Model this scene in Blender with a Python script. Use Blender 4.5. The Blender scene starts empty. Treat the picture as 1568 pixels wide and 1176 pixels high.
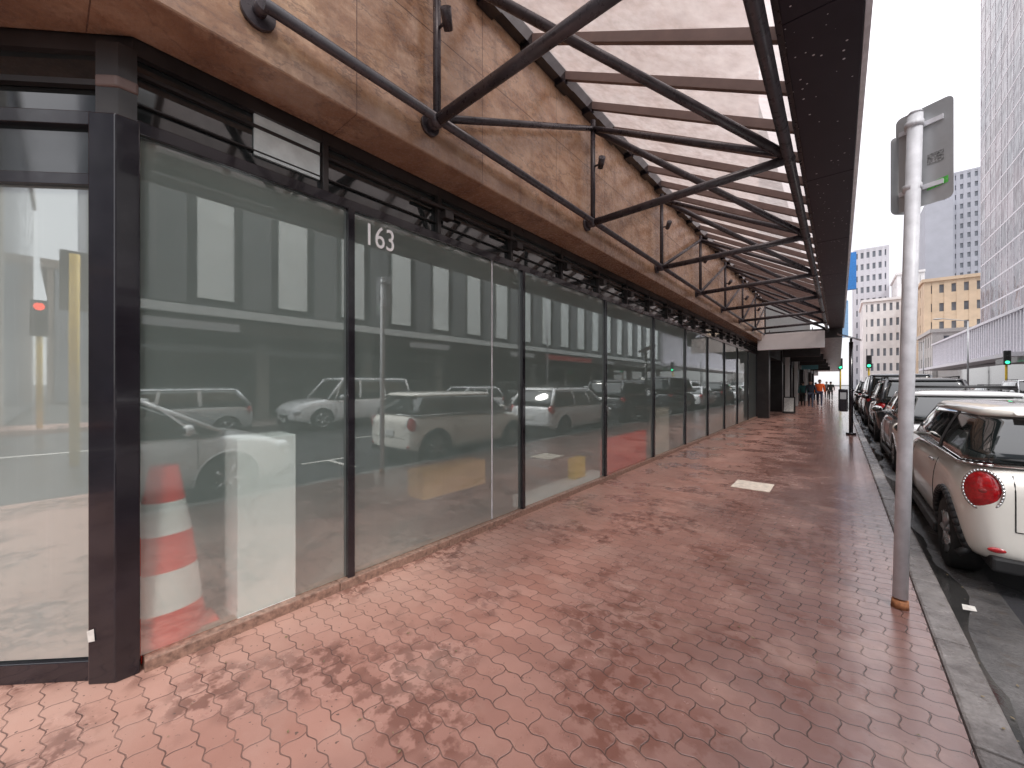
import bpy, bmesh, math, random
from mathutils import Vector, Matrix
from mathutils.bvhtree import BVHTree
random.seed(4)
S=bpy.context.scene
C=S.collection
S.view_settings.view_transform='Standard'; S.view_settings.look='None'; S.view_settings.exposure=0
# ---------------------------------------------------------------- materials
def newmat(name):
    m=bpy.data.materials.new(name); m.use_nodes=True
    nt=m.node_tree; b=nt.nodes['Principled BSDF']
    return m,nt,b
def L(nt,a,b): nt.links.new(a,b)
def math_(nt,op,a,b=None,c=None):
    n=nt.nodes.new('ShaderNodeMath'); n.operation=op
    for i,v in enumerate((a,b,c)):
        if v is None: continue
        if isinstance(v,(int,float)): n.inputs[i].default_value=v
        else: nt.links.new(v,n.inputs[i])
    return n.outputs[0]
def noise(nt,vec,scale,detail=4,rough=.6):
    n=nt.nodes.new('ShaderNodeTexNoise'); n.inputs['Scale'].default_value=scale
    n.inputs['Detail'].default_value=detail; n.inputs['Roughness'].default_value=rough
    if vec is not None: nt.links.new(vec,n.inputs['Vector'])
    return n.outputs['Fac']
def ramp(nt,fac,stops):
    n=nt.nodes.new('ShaderNodeValToRGB')
    e=n.color_ramp.elements
    while len(e)<len(stops): e.new(.5)
    for i,(p,c) in enumerate(stops):
        e[i].position=p
        e[i].color=(c,c,c,1) if isinstance(c,(int,float)) else (*c,1)
    nt.links.new(fac,n.inputs[0]); return n.outputs[0]
def mixc(nt,f,a,b,bt='MIX'):
    n=nt.nodes.new('ShaderNodeMix'); n.data_type='RGBA'; n.blend_type=bt
    for i,v in ((0,f),(6,a),(7,b)):
        if isinstance(v,(int,float)) : n.inputs[i].default_value=v if i==0 else (v,v,v,1)
        elif isinstance(v,tuple): n.inputs[i].default_value=(*v,1)
        else: nt.links.new(v,n.inputs[i])
    return n.outputs[2]
def pos(nt): return nt.nodes.new('ShaderNodeNewGeometry').outputs['Position']
def sep(nt,v):
    n=nt.nodes.new('ShaderNodeSeparateXYZ'); nt.links.new(v,n.inputs[0]); return n.outputs
def comb(nt,x,y,z=0.0):
    n=nt.nodes.new('ShaderNodeCombineXYZ')
    for i,v in enumerate((x,y,z)):
        if isinstance(v,(int,float)): n.inputs[i].default_value=v
        else: nt.links.new(v,n.inputs[i])
    return n.outputs[0]
def bump(nt,b,h,strength=.3,dist=.01):
    n=nt.nodes.new('ShaderNodeBump'); n.inputs['Strength'].default_value=strength; n.inputs['Distance'].default_value=dist
    nt.links.new(h,n.inputs['Height']); nt.links.new(n.outputs[0],b.inputs['Normal'])
def simple(name,col,rough=.6,metal=0,var=.15,scale=6,bumps=0,spec=.5,coat=0):
    m,nt,b=newmat(name)
    f=noise(nt,pos(nt),scale)
    c1=tuple(x*(1-var) for x in col); c2=tuple(min(1,x*(1+var)) for x in col)
    L(nt,ramp(nt,f,[(.3,c1),(.7,c2)]),b.inputs['Base Color'])
    b.inputs['Metallic'].default_value=metal
    L(nt,ramp(nt,noise(nt,pos(nt),scale*2.3),[(.3,max(0,rough-.08)),(.7,min(1,rough+.08))]),b.inputs['Roughness'])
    b.inputs['Specular IOR Level'].default_value=spec
    b.inputs['Coat Weight'].default_value=coat; b.inputs['Coat Roughness'].default_value=.04
    if bumps: bump(nt,b,noise(nt,pos(nt),scale*12),bumps,.005)
    return m
def emit(name,col,s):
    m,nt,b=newmat(name); b.inputs['Base Color'].default_value=(*col,1)
    b.inputs['Emission Color'].default_value=(*col,1); b.inputs['Emission Strength'].default_value=s; return m

# pavers
def paver_mat():
    m,nt,b=newmat('clay_pavers')
    p=pos(nt); o=sep(nt,p); x,y=o[0],o[1]
    wob=noise(nt,p,1.3,2); wob2=math_(nt,'MULTIPLY',math_(nt,'SUBTRACT',wob,.5),.045)
    def zig(c,ph,amp):   # softened zig-zag, period .104
        t=math_(nt,'PINGPONG',math_(nt,'ADD',c,ph),.052); t=math_(nt,'DIVIDE',t,.052)
        t=math_(nt,'SMOOTH_MIN',math_(nt,'SMOOTH_MAX',t,.12,.12),.88,.12)
        return math_(nt,'MULTIPLY',math_(nt,'SUBTRACT',t,.5),amp*2)
    px=zig(x,.026,.0105); py=zig(y,.026,.008)
    yy=math_(nt,'ADD',math_(nt,'ADD',y,px),wob2); xx=math_(nt,'ADD',math_(nt,'ADD',x,py),wob2)
    br=nt.nodes.new('ShaderNodeTexBrick'); L(nt,comb(nt,xx,yy),br.inputs['Vector'])
    br.inputs['Scale'].default_value=1; br.inputs['Brick Width'].default_value=.208; br.inputs['Row Height'].default_value=.104
    br.inputs['Mortar Size'].default_value=.004; br.inputs['Mortar Smooth'].default_value=.6
    br.inputs['Color1'].default_value=(.40,.195,.15,1); br.inputs['Color2'].default_value=(.50,.27,.215,1)
    br.inputs['Mortar'].default_value=(.40,.22,.175,1)
    br.offset=.5
    base=br.outputs['Color']; mort=br.outputs['Fac']
    n1=noise(nt,p,1.1,5)
    xr=ramp(nt,math_(nt,'ADD',math_(nt,'MULTIPLY',x,.3),math_(nt,'ADD',math_(nt,'MULTIPLY',n1,.6),.70)),[(.48,0),(.92,1)])
    damp=mixc(nt,noise(nt,p,7,3),(.135,.075,.068),(.225,.13,.12))
    damp=mixc(nt,.35,damp,mixc(nt,.6,base,damp))
    base=mixc(nt,xr,base,damp)
    wallf=ramp(nt,math_(nt,'SUBTRACT',math_(nt,'MULTIPLY',x,-.4),math_(nt,'MULTIPLY',math_(nt,'SUBTRACT',.7,n1),.5)),[(.72,0),(1.0,.6)])
    base=mixc(nt,wallf,base,(.70,.43,.34))
    n2=noise(nt,p,1.5,3)
    patch=ramp(nt,n2,[(.48,0),(.58,1)])
    n3=noise(nt,p,11,3); patch2=math_(nt,'MULTIPLY',patch,ramp(nt,n3,[(.44,0),(.54,1)]))
    base=mixc(nt,math_(nt,'MULTIPLY',patch2,.7),base,(.16,.062,.045))
    jd=math_(nt,'MULTIPLY',mort,mixc(nt,xr,ramp(nt,noise(nt,p,5,3),[(.33,.3),(.6,.9)]),.92))
    base=mixc(nt,jd,base,mixc(nt,xr,(.13,.07,.058),(.07,.045,.04)))
    base=mixc(nt,math_(nt,'MULTIPLY',ramp(nt,noise(nt,p,2.6,6),[(.5,0),(.75,1)]),.35),base,(.6,.41,.34))
    base=mixc(nt,.5,base,mixc(nt,ramp(nt,noise(nt,p,.45,4),[(.3,0),(.7,1)]),(.58,.56,.56),(1,1,1)),'MULTIPLY')
    fine=noise(nt,p,260,2); base=mixc(nt,.3,base,mixc(nt,fine,(.3,.3,.3),(1,1,1)),'MULTIPLY')
    sp=ramp(nt,noise(nt,p,45,1),[(.26,0),(.3,1)]); base=mixc(nt,sp,(.13,.08,.065),base)
    L(nt,base,b.inputs['Base Color'])
    r=mixc(nt,xr,.42,.12); r=mixc(nt,patch,r,.13)
    L(nt,math_(nt,'MAXIMUM',math_(nt,'ADD',r,math_(nt,'MULTIPLY',math_(nt,'SUBTRACT',noise(nt,p,14,4),.45),.4)),.06),b.inputs['Roughness'])
    L(nt,mixc(nt,xr,.5,.9),b.inputs['Specular IOR Level'])
    h=math_(nt,'SUBTRACT',math_(nt,'ADD',math_(nt,'MULTIPLY',fine,.12),math_(nt,'MULTIPLY',noise(nt,p,6,2),.8)),mort)
    bump(nt,b,h,.5,.006)
    return m
def asphalt_mat():
    m,nt,b=newmat('wet_asphalt'); p=pos(nt)
    c=mixc(nt,noise(nt,p,120,2),(.03,.03,.033),(.085,.085,.09))
    c=mixc(nt,ramp(nt,noise(nt,p,.6,5),[(.4,0),(.65,1)]),c,(.045,.045,.05))
    L(nt,c,b.inputs['Base Color'])
    L(nt,ramp(nt,noise(nt,p,.9,4),[(.35,.1),(.65,.4)]),b.inputs['Roughness'])
    bump(nt,b,noise(nt,p,140,2),.4,.006); return m
def kerb_mat(name,c1,c2,r0,r1,cracks=True):
    m,nt,b=newmat(name); p=pos(nt)
    c=mixc(nt,ramp(nt,noise(nt,p,3.2,6,.7),[(.35,0),(.65,1)]),c1,c2)
    c=mixc(nt,.6,c,mixc(nt,ramp(nt,noise(nt,p,60,3),[(.3,0),(.7,1)]),(.45,.45,.45),(1,1,1)),'MULTIPLY')
    c=mixc(nt,ramp(nt,noise(nt,p,14,4),[(.3,.8),(.42,0)]),c,(.09,.075,.065))
    L(nt,c,b.inputs['Base Color'])
    L(nt,ramp(nt,noise(nt,p,2.1,4),[(.35,r0),(.65,r1)]),b.inputs['Roughness'])
    bump(nt,b,noise(nt,p,38,5,.7),.7,.008); return m
def stone_mat():
    m,nt,b=newmat('brown_polished_stone'); p=pos(nt); o=sep(nt,p)
    al=math_(nt,'SUBTRACT',o[1],0.14)
    fr=math_(nt,'FRACT',math_(nt,'DIVIDE',al,1.2)); idx=math_(nt,'FLOOR',math_(nt,'DIVIDE',al,1.2))
    wn=nt.nodes.new('ShaderNodeTexWhiteNoise'); wn.noise_dimensions='1D'; L(nt,idx,wn.inputs['W'])
    mp=nt.nodes.new('ShaderNodeMapping'); L(nt,p,mp.inputs[0]); mp.inputs['Rotation'].default_value=(.6,.3,0); mp.inputs['Scale'].default_value=(1,1,2.4)
    v=noise(nt,mp.outputs[0],2.6,9,.72); v2=noise(nt,p,30,6,.75)
    c=ramp(nt,v,[(.3,(.30,.155,.09)),(.46,(.52,.31,.19)),(.58,(.68,.46,.31)),(.68,(.59,.37,.24)),(.8,(.46,.24,.14))])
    vn=noise(nt,mp.outputs[0],1.6,6,.65); vein=ramp(nt,math_(nt,'ABSOLUTE',math_(nt,'SUBTRACT',vn,.5)),[(0,.75),(.018,0)])
    c=mixc(nt,vein,c,(.22,.15,.12))
    c=mixc(nt,math_(nt,'MULTIPLY',ramp(nt,v2,[(.4,0),(.7,1)]),.6),c,(.25,.14,.09))
    c=mixc(nt,math_(nt,'MULTIPLY',ramp(nt,noise(nt,p,8,5,.7),[(.5,0),(.7,1)]),.35),c,(.76,.55,.4))
    c=mixc(nt,.3,c,mixc(nt,wn.outputs[0],(.6,.6,.6),(1,1,1)),'MULTIPLY')
    j1=math_(nt,'LESS_THAN',fr,.005)
    zj=math_(nt,'ABSOLUTE',math_(nt,'SUBTRACT',o[2],4.28)); j2=math_(nt,'LESS_THAN',zj,.004)
    j=math_(nt,'MAXIMUM',j1,j2)
    c=mixc(nt,j,c,(.12,.07,.05))
    st=noise(nt,comb(nt,o[0],o[1],math_(nt,'MULTIPLY',o[2],.12)),9,4)
    c=mixc(nt,ramp(nt,st,[(.55,0),(.75,.45)]),c,(.16,.095,.07))
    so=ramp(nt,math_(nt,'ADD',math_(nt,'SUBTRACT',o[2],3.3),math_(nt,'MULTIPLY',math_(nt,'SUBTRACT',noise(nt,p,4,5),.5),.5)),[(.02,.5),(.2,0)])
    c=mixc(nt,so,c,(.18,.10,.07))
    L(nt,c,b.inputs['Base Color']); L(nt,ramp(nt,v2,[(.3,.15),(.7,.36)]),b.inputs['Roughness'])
    bump(nt,b,math_(nt,'SUBTRACT',math_(nt,'MULTIPLY',v2,.15),j),.3,.004); return m
def film_mat(name='frosted_film_glass',col=(.36,.435,.41),through=.68,rough=.34):
    m=bpy.data.materials.new(name); m.use_nodes=True; nt=m.node_tree; nt.nodes.clear()
    out=nt.nodes.new('ShaderNodeOutputMaterial'); p=pos(nt); o=sep(nt,p)
    d=nt.nodes.new('ShaderNodeBsdfDiffuse')
    f=noise(nt,p,.8,3)
    dirt=ramp(nt,math_(nt,'ADD',o[2],math_(nt,'MULTIPLY',noise(nt,p,5,4),.35)),[(.15,1),(.5,0)])
    c=mixc(nt,ramp(nt,f,[(.35,0),(.7,1)]),tuple(x*.85 for x in col),tuple(x*1.18 for x in col))
    c=mixc(nt,math_(nt,'MULTIPLY',dirt,.5),c,(.5,.49,.45))
    st=noise(nt,comb(nt,math_(nt,'MULTIPLY',o[0],9),math_(nt,'MULTIPLY',o[1],9),math_(nt,'MULTIPLY',o[2],.35)),2.2,5,.7)
    c=mixc(nt,ramp(nt,st,[(.55,0),(.75,.35)]),c,(.6,.63,.6))
    L(nt,c,d.inputs[0])
    r=nt.nodes.new('ShaderNodeBsdfRefraction'); r.inputs['IOR'].default_value=1.25; r.inputs['Roughness'].default_value=rough; r.inputs[0].default_value=(.92,1,.97,1)
    t=nt.nodes.new('ShaderNodeBsdfTransparent'); t.inputs[0].default_value=(.92,.99,.96,1)
    gi=nt.nodes.new('ShaderNodeNewGeometry')
    m0=nt.nodes.new('ShaderNodeMixShader'); L(nt,gi.outputs['Backfacing'],m0.inputs[0]); L(nt,r.outputs[0],m0.inputs[1]); L(nt,t.outputs[0],m0.inputs[2])
    m1=nt.nodes.new('ShaderNodeMixShader'); m1.inputs[0].default_value=through
    # the film is even more open seen from the room side
    L(nt,math_(nt,'ADD',through,math_(nt,'MULTIPLY',gi.outputs['Backfacing'],.2)),m1.inputs[0])
    L(nt,d.outputs[0],m1.inputs[1]); L(nt,m0.outputs[0],m1.inputs[2])
    g=nt.nodes.new('ShaderNodeBsdfGlossy'); g.inputs[0].default_value=(.95,1,.985,1)
    L(nt,ramp(nt,noise(nt,p,2.5,5,.7),[(.4,.006),(.75,.05)]),g.inputs['Roughness'])
    bp=nt.nodes.new('ShaderNodeBump'); bp.inputs['Strength'].default_value=.02; bp.inputs['Distance'].default_value=.02; L(nt,noise(nt,p,1.2,1),bp.inputs['Height']); L(nt,bp.outputs[0],g.inputs['Normal'])
    fr=nt.nodes.new('ShaderNodeFresnel'); fr.inputs[0].default_value=2.2
    fac=math_(nt,'MINIMUM',math_(nt,'ADD',math_(nt,'MULTIPLY',fr.outputs[0],.95),.19),1.0)
    fac=math_(nt,'MULTIPLY',fac,math_(nt,'SUBTRACT',1.0,math_(nt,'MULTIPLY',gi.outputs['Backfacing'],.9)))
    m2=nt.nodes.new('ShaderNodeMixShader'); L(nt,fac,m2.inputs[0]); L(nt,m1.outputs[0],m2.inputs[1]); L(nt,g.outputs[0],m2.inputs[2])
    L(nt,m2.outputs[0],out.inputs[0]); return m
def canopy_glass():
    m=bpy.data.materials.new('canopy_glazing'); m.use_nodes=True; nt=m.node_tree; nt.nodes.clear()
    out=nt.nodes.new('ShaderNodeOutputMaterial'); p=pos(nt); o=sep(nt,p)
    t=nt.nodes.new('ShaderNodeBsdfTranslucent')
    L(nt,mixc(nt,ramp(nt,noise(nt,p,3,6),[(.35,0),(.7,1)]),(.70,.61,.59),(.88,.81,.79)),t.inputs[0])
    tr=nt.nodes.new('ShaderNodeBsdfTransparent')
    st=noise(nt,comb(nt,math_(nt,'MULTIPLY',o[0],.5),math_(nt,'MULTIPLY',o[1],6),0.0),3,5)
    L(nt,mixc(nt,ramp(nt,st,[(.3,0),(.7,1)]),(.50,.43,.415),(.66,.60,.59)),tr.inputs[0])
    a=nt.nodes.new('ShaderNodeMixShader'); L(nt,ramp(nt,noise(nt,p,9,5),[(.3,.55),(.7,.72)]),a.inputs[0]); L(nt,t.outputs[0],a.inputs[1]); L(nt,tr.outputs[0],a.inputs[2])
    g=nt.nodes.new('ShaderNodeBsdfGlossy'); g.inputs['Roughness'].default_value=.1
    b=nt.nodes.new('ShaderNodeMixShader'); b.inputs[0].default_value=.06; L(nt,a.outputs[0],b.inputs[1]); L(nt,g.outputs[0],b.inputs[2])
    L(nt,b.outputs[0],out.inputs[0]); return m
def speckle_mat():
    m,nt,b=newmat('speckled_dark_fascia'); p=pos(nt)
    v=nt.nodes.new('ShaderNodeTexVoronoi'); v.inputs['Scale'].default_value=24; L(nt,p,v.inputs[0])
    wn=sep(nt,v.outputs['Color'])
    s=math_(nt,'MULTIPLY',math_(nt,'LESS_THAN',v.outputs['Distance'],math_(nt,'MULTIPLY',wn[1],.19)),math_(nt,'GREATER_THAN',wn[0],.55))
    c=mixc(nt,noise(nt,p,3,5),(.013,.010,.016),(.028,.022,.031)); c=mixc(nt,s,c,(.6,.58,.6))
    L(nt,c,b.inputs['Base Color']); b.inputs['Roughness'].default_value=.45; b.inputs['Specular IOR Level'].default_value=.25; return m
def carpaint(name,col,metal=0):
    m,nt,b=newmat(name); p=nt.nodes.new('ShaderNodeTexCoord').outputs['Object']
    c=mixc(nt,ramp(nt,noise(nt,p,3,4),[(.4,0),(.75,.2)]),col,tuple(x*.9 for x in col))
    z=sep(nt,p)[2]; dirt=ramp(nt,math_(nt,'ADD',z,math_(nt,'MULTIPLY',noise(nt,p,8,4),.3)),[(.28,.35),(.5,0)])
    c=mixc(nt,dirt,c,(.25,.24,.22)); L(nt,c,b.inputs['Base Color'])
    b.inputs['Roughness'].default_value=.32; b.inputs['Metallic'].default_value=metal
    b.inputs['Coat Weight'].default_value=1; b.inputs['Coat Roughness'].default_value=.03
    return m
M={}
M['paver']=paver_mat(); M['asphalt']=asphalt_mat(); M['stone']=stone_mat(); M['film']=film_mat(); M['film2']=film_mat('frosted_film_corner',(.42,.46,.43),.3)
M['can']=canopy_glass(); M['speck']=speckle_mat()
M['ground']=simple('ground_asphalt',(.07,.07,.07),.8)
M['kerb']=kerb_mat('kerb_stone',(.13,.115,.11),(.30,.275,.265),.12,.45)
M['gutter']=kerb_mat('wet_gutter_concrete',(.07,.067,.067),(.16,.152,.15),.06,.34)
M['water']=simple('gutter_water',(.035,.034,.033),.09,var=.3,scale=3,bumps=.1,spec=.8)
M['blackmetal']=simple('black_gloss_metal',(.014,.012,.016),.16,var=.4,scale=3,coat=.4)
M['steel']=simple('dark_painted_steel',(.05,.042,.048),.3,var=.35,scale=8)
M['bar']=simple('brown_glazing_bar',(.17,.115,.10),.45)
M['darkglass']=simple('dark_glass',(.018,.022,.022),.04,var=.2,scale=1,spec=.9,coat=.5)
M['dark']=simple('dark_panel',(.03,.026,.025),.35,var=.4,scale=3)
M['sill']=simple('granite_sill',(.30,.185,.14),.45,var=.45,scale=30,bumps=.3)
M['white']=simple('white_paint',(.82,.82,.8),.5,var=.05)
M['signwhite']=simple('sign_face_white',(.93,.93,.93),.4,var=.02)
M['dirtywhite']=simple('worn_white_paint',(.62,.6,.56),.6,var=.25,scale=18)
M['galv']=simple('pale_grey_pole_paint',(.66,.66,.69),.4,var=.15,scale=10)
M['signback']=simple('aluminium_sign_back',(.42,.43,.44),.38,metal=.3,var=.12,scale=5)
M['rust']=simple('rust',(.3,.12,.05),.8,var=.4,scale=40)
M['cream']=simple('cream_cover_plate',(.66,.58,.49),.6,var=.3,scale=12)
M['tyre']=simple('tyre_rubber',(.018,.018,.018),.75)
M['alloy']=simple('alloy_wheel',(.45,.45,.46),.3,metal=.8)
M['plastic']=simple('black_plastic',(.02,.02,.021),.5)
M['chrome']=simple('chrome',(.7,.7,.7),.08,metal=1,var=.03)
M['redlens']=simple('red_lens',(.42,.006,.01),.12,var=.4,scale=30,coat=1)
M['orangelens']=simple('pale_lens',(.3,.03,.03),.15,coat=1)
M['clearlens']=simple('clear_lens',(.6,.62,.65),.1,coat=1)
M['carglass']=simple('car_window_glass',(.012,.016,.016),.03,var=.1,scale=1,spec=.8,coat=1)
M['plate']=simple('number_plate',(.7,.7,.68),.5)
M['seam']=simple('seam_dark',(.015,.015,.015),.8)
M['creampaint']=carpaint('cream_car_paint',(.89,.86,.79)); M['whitepaint']=carpaint('white_car_paint',(.86,.87,.88))
M['silver']=carpaint('silver_car_paint',(.55,.57,.58),.4); M['black']=carpaint('black_car_paint',(.018,.018,.022)); M['greyp']=carpaint('dark_grey_car_paint',(.06,.065,.075),.3)
M['redp']=carpaint('red_car_paint',(.35,.03,.025))
M['int_wall']=simple('interior_wall',(.30,.35,.33),.8,var=.2,scale=1); M['int_floor']=simple('interior_floor',(.15,.17,.165),.6)
M['cone']=simple('cone_orange',(.92,.04,.02),.5); M['yellow']=simple('yellow_paint',(.75,.5,.04),.5)
# ---------------------------------------------------------------- geometry helpers
def empty(name):
    e=bpy.data.objects.new(name,None); C.objects.link(e); e.empty_display_size=.3; return e
class MB:
    def __init__(s): s.bm=bmesh.new()
    def box(s,a,b):
        x0,y0,z0=a; x1,y1,z1=b
        return s.hexa([(x0,y0),(x1,y0),(x1,y1),(x0,y1)],z0,z1)
    def hexa(s,poly,z0,z1):
        n=len(poly); lo=[s.bm.verts.new((p[0],p[1],z0)) for p in poly]; hi=[s.bm.verts.new((p[0],p[1],z1)) for p in poly]
        s.bm.faces.new(lo[::-1]); s.bm.faces.new(hi)
        for i in range(n): s.bm.faces.new((lo[i],lo[(i+1)%n],hi[(i+1)%n],hi[i]))
        return s
    def quad(s,*ps):
        s.bm.faces.new([s.bm.verts.new(p) for p in ps]); return s
    def tube(s,p,q,r,r2=None,n=14):
        p=Vector(p);q=Vector(q);d=(q-p); r2=r if r2 is None else r2
        u=d.orthogonal().normalized(); v=d.normalized().cross(u)
        a=[];b=[]
        for i in range(n):
            t=2*math.pi*i/n; o=u*math.cos(t)+v*math.sin(t)
            a.append(s.bm.verts.new(p+o*r)); b.append(s.bm.verts.new(q+o*r2))
        for i in range(n): 
            f=s.bm.faces.new((a[i],a[(i+1)%n],b[(i+1)%n],b[i])); f.smooth=True
        s.bm.faces.new(a[::-1]); s.bm.faces.new(b); return s
    def beam(s,p,q,w,h):
        p=Vector(p);q=Vector(q);d=(q-p).normalized(); side=d.cross(Vector((0,0,1))).normalized(); up=side.cross(d)
        c=[]
        for e in (p,q):
            for a,b in ((-1,-1),(1,-1),(1,1),(-1,1)): c.append(s.bm.verts.new(e+side*a*w/2+up*b*h/2))
        for f in ((0,3,2,1),(4,5,6,7),(0,1,5,4),(1,2,6,5),(2,3,7,6),(3,0,4,7)): s.bm.faces.new([c[i] for i in f])
        return s
    def ell(s,c,r,rot=None,seg=20):
        mat=Matrix.Translation(c)@(rot or Matrix())@Matrix.Diagonal((*r,1))
        res=bmesh.ops.create_uvsphere(s.bm,u_segments=seg,v_segments=seg//2,radius=1,matrix=mat)
        for v in res['verts']:
            for f in v.link_faces: f.smooth=True
        return s
    def lathe(s,prof,axis_c,n=32,axis='x'):
        rings=[]
        for a,r in prof:
            ring=[]
            for i in range(n):
                t=2*math.pi*i/n
                if axis=='x': pt=(axis_c[0]+a,axis_c[1]+r*math.cos(t),axis_c[2]+r*math.sin(t))
                else: pt=(axis_c[0]+r*math.cos(t),axis_c[1]+r*math.sin(t),axis_c[2]+a)
                ring.append(s.bm.verts.new(pt))
            rings.append(ring)
        for a,b in zip(rings,rings[1:]):
            for i in range(n):
                f=s.bm.faces.new((a[i],a[(i+1)%n],b[(i+1)%n],b[i])); f.smooth=True
        return s
    def loft(s,rings,cap=True,smooth=True):
        rr=[[s.bm.verts.new(p) for p in r] for r in rings]; n=len(rr[0])
        for a,b in zip(rr,rr[1:]):
            for i in range(n):
                f=s.bm.faces.new((a[i],a[(i+1)%n],b[(i+1)%n],b[i])); f.smooth=smooth
        if cap:
            s.bm.faces.new(rr[0][::-1]).smooth=smooth; s.bm.faces.new(rr[-1]).smooth=smooth
        return s
    def done(s,name,mat,parent=None,bevel=0,subsurf=0,fixn=True):
        if fixn: bmesh.ops.recalc_face_normals(s.bm,faces=s.bm.faces)
        me=bpy.data.meshes.new(name); s.bm.to_mesh(me); s.bm.free()
        mats=mat if isinstance(mat,(list,tuple)) else [mat]
        for m in mats: me.materials.append(m)
        o=bpy.data.objects.new(name,me); C.objects.link(o)
        if bevel:
            b=o.modifiers.new('b','BEVEL'); b.width=bevel; b.segments=2; b.limit_method='ANGLE'
        if subsurf:
            b=o.modifiers.new('s','SUBSURF'); b.levels=subsurf; b.render_levels=subsurf
        if parent: o.parent=parent
        return o
def inst(src,name,loc,rotz=0,swap=None):
    e=empty(name); e.location=loc; e.rotation_euler=(0,0,rotz)
    for c in src.children:
        o=bpy.data.objects.new(c.name,c.data); C.objects.link(o); o.parent=e
        o.matrix_local=c.matrix_local.copy()
        if swap:
            for i,sl_ in enumerate(o.material_slots):
                if sl_.material==swap[0]: sl_.link='OBJECT'; sl_.material=swap[1]
        for md in c.modifiers:
            n=o.modifiers.new(md.name,md.type)
            for at in ('width','segments','limit_method','levels','render_levels'):
                if hasattr(md,at): setattr(n,at,getattr(md,at))
    return e
XG=-2.82
# ---------------------------------------------------------------- ground
MB().quad((-900,-900,-.132),(900,-900,-.132),(900,900,-.132),(-900,900,-.132)).done('ground',M['ground'])
MB().quad((.94,-300,-.124),(9.9,-300,-.124),(9.9,400,-.124),(.94,400,-.124)).quad((-200,-17,-.1242),(.94,-17,-.1242),(.94,-5,-.1242),(-200,-5,-.1242)).done('road',M['asphalt'])
MB().quad((.57,-5,-.118),(.95,-5,-.118),(.95,300,-.118),(.57,300,-.118)).quad((9.88,-300,-.118),(10.22,-300,-.118),(10.22,300,-.118),(9.88,300,-.118)).done('gutter',M['gutter'])
mk=MB(); prev=None; y=-4.5                # thin run of water against the kerb
while y<60:
    w=.07+.05*math.sin(y*1.7)+.035*math.sin(y*4.3+1)+random.uniform(-.012,.012)
    cur=(y,.575,.60+max(.0,w))
    if prev: mk.quad((prev[1],prev[0],-.1135),(prev[2],prev[0],-.1135),(cur[2],cur[0],-.1135),(cur[1],cur[0],-.1135))
    prev=cur; y+=.12
mk.done('gutter_water',M['water'])
MB().box((-60,-4.8,-.13),(.42,300,0)).done('footpath',M['paver'])
MB().box((10.36,-300,-.13),(40,300,0)).done('footpath',simple('far_path',(.3,.25,.235),.4))
mk=MB()
y=-4.8
while y<120:
    j=random.uniform(-.003,.003); mk.box((.425,y,-.13),(.58+j,y+.904,.005+random.uniform(-.003,.005))); y+=.91
mk.done('kerb',M['kerb'],bevel=.016)
mk=MB(); y=-60
while y<150:
    mk.box((10.22,y,-.13),(10.355,y+1.99,.006)); y+=2
mk.done('kerb',M['kerb'],bevel=.012)
mk=MB()
for y0 in (-1.9,3.9,9.0,14,19.4,25,30.6,36.2):
    mk.quad((2.65,y0-.55,-.12),(2.75,y0-.55,-.12),(2.75,y0+.55,-.12),(2.65,y0+.55,-.12))
    mk.quad((1.6,y0-.05,-.12),(2.648,y0-.05,-.12),(2.648,y0+.05,-.12),(1.6,y0+.05,-.12))
for k in range(-8,30):
    mk.quad((5.5,k*6.,-.12),(5.6,k*6.,-.12),(5.6,k*6+3.,-.12),(5.5,k*6+3.,-.12))
mk.quad((-30,-7.4,-.12),(-4,-7.4,-.12),(-4,-7.25,-.12),(-30,-7.25,-.12))
mk.quad((-30,-11.1,-.12),(.5,-11.1,-.12),(.5,-10.9,-.12),(-30,-10.9,-.12))
mk.done('road_markings',M['dirtywhite'])
MB().quad((.68,4.22,-.112),(.75,4.24,-.112),(.755,4.33,-.112),(.69,4.32,-.112)).done('kerb_paint_mark',M['dirtywhite'])
MB().box((-1.22,6.45,-.01),(-.74,6.98,.005)).done('service_cover',M['cream'],bevel=.003)
mk=MB()
for i in range(110):
    x=random.uniform(-2.6,.35); y=random.choice([random.uniform(.3,4),random.uniform(.3,12)])
    if random.random()<.35: x=random.uniform(-2.75,-2.3)
    s=random.uniform(.004,.013); a=random.uniform(0,6.3); z=.004
    mk.quad(*[(x+s*k*math.cos(a+j*1.57),y+s*k2*math.sin(a+j*1.57),z+random.uniform(0,.006)) for j,(k,k2) in enumerate(((1,1),(.5,.6),(1,1),(.5,.5)))])
for i in range(160):
    x=random.choice([random.uniform(.585,.62),random.uniform(.42,.9)]); y=random.uniform(.5,14); s=random.uniform(.004,.014); a=random.uniform(0,6.3)
    mk.quad(*[(x+s*k*math.cos(a+j*1.57),y+s*k2*math.sin(a+j*1.57),(-.110 if x>.585 else .010)+random.uniform(0,.004)) for j,(k,k2) in enumerate(((1,1),(.5,.6),(1,1),(.5,.5)))])
mk.done('fallen_leaves',simple('dry_leaf',(.2,.15,.08),.8,var=.6,scale=50))
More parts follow.
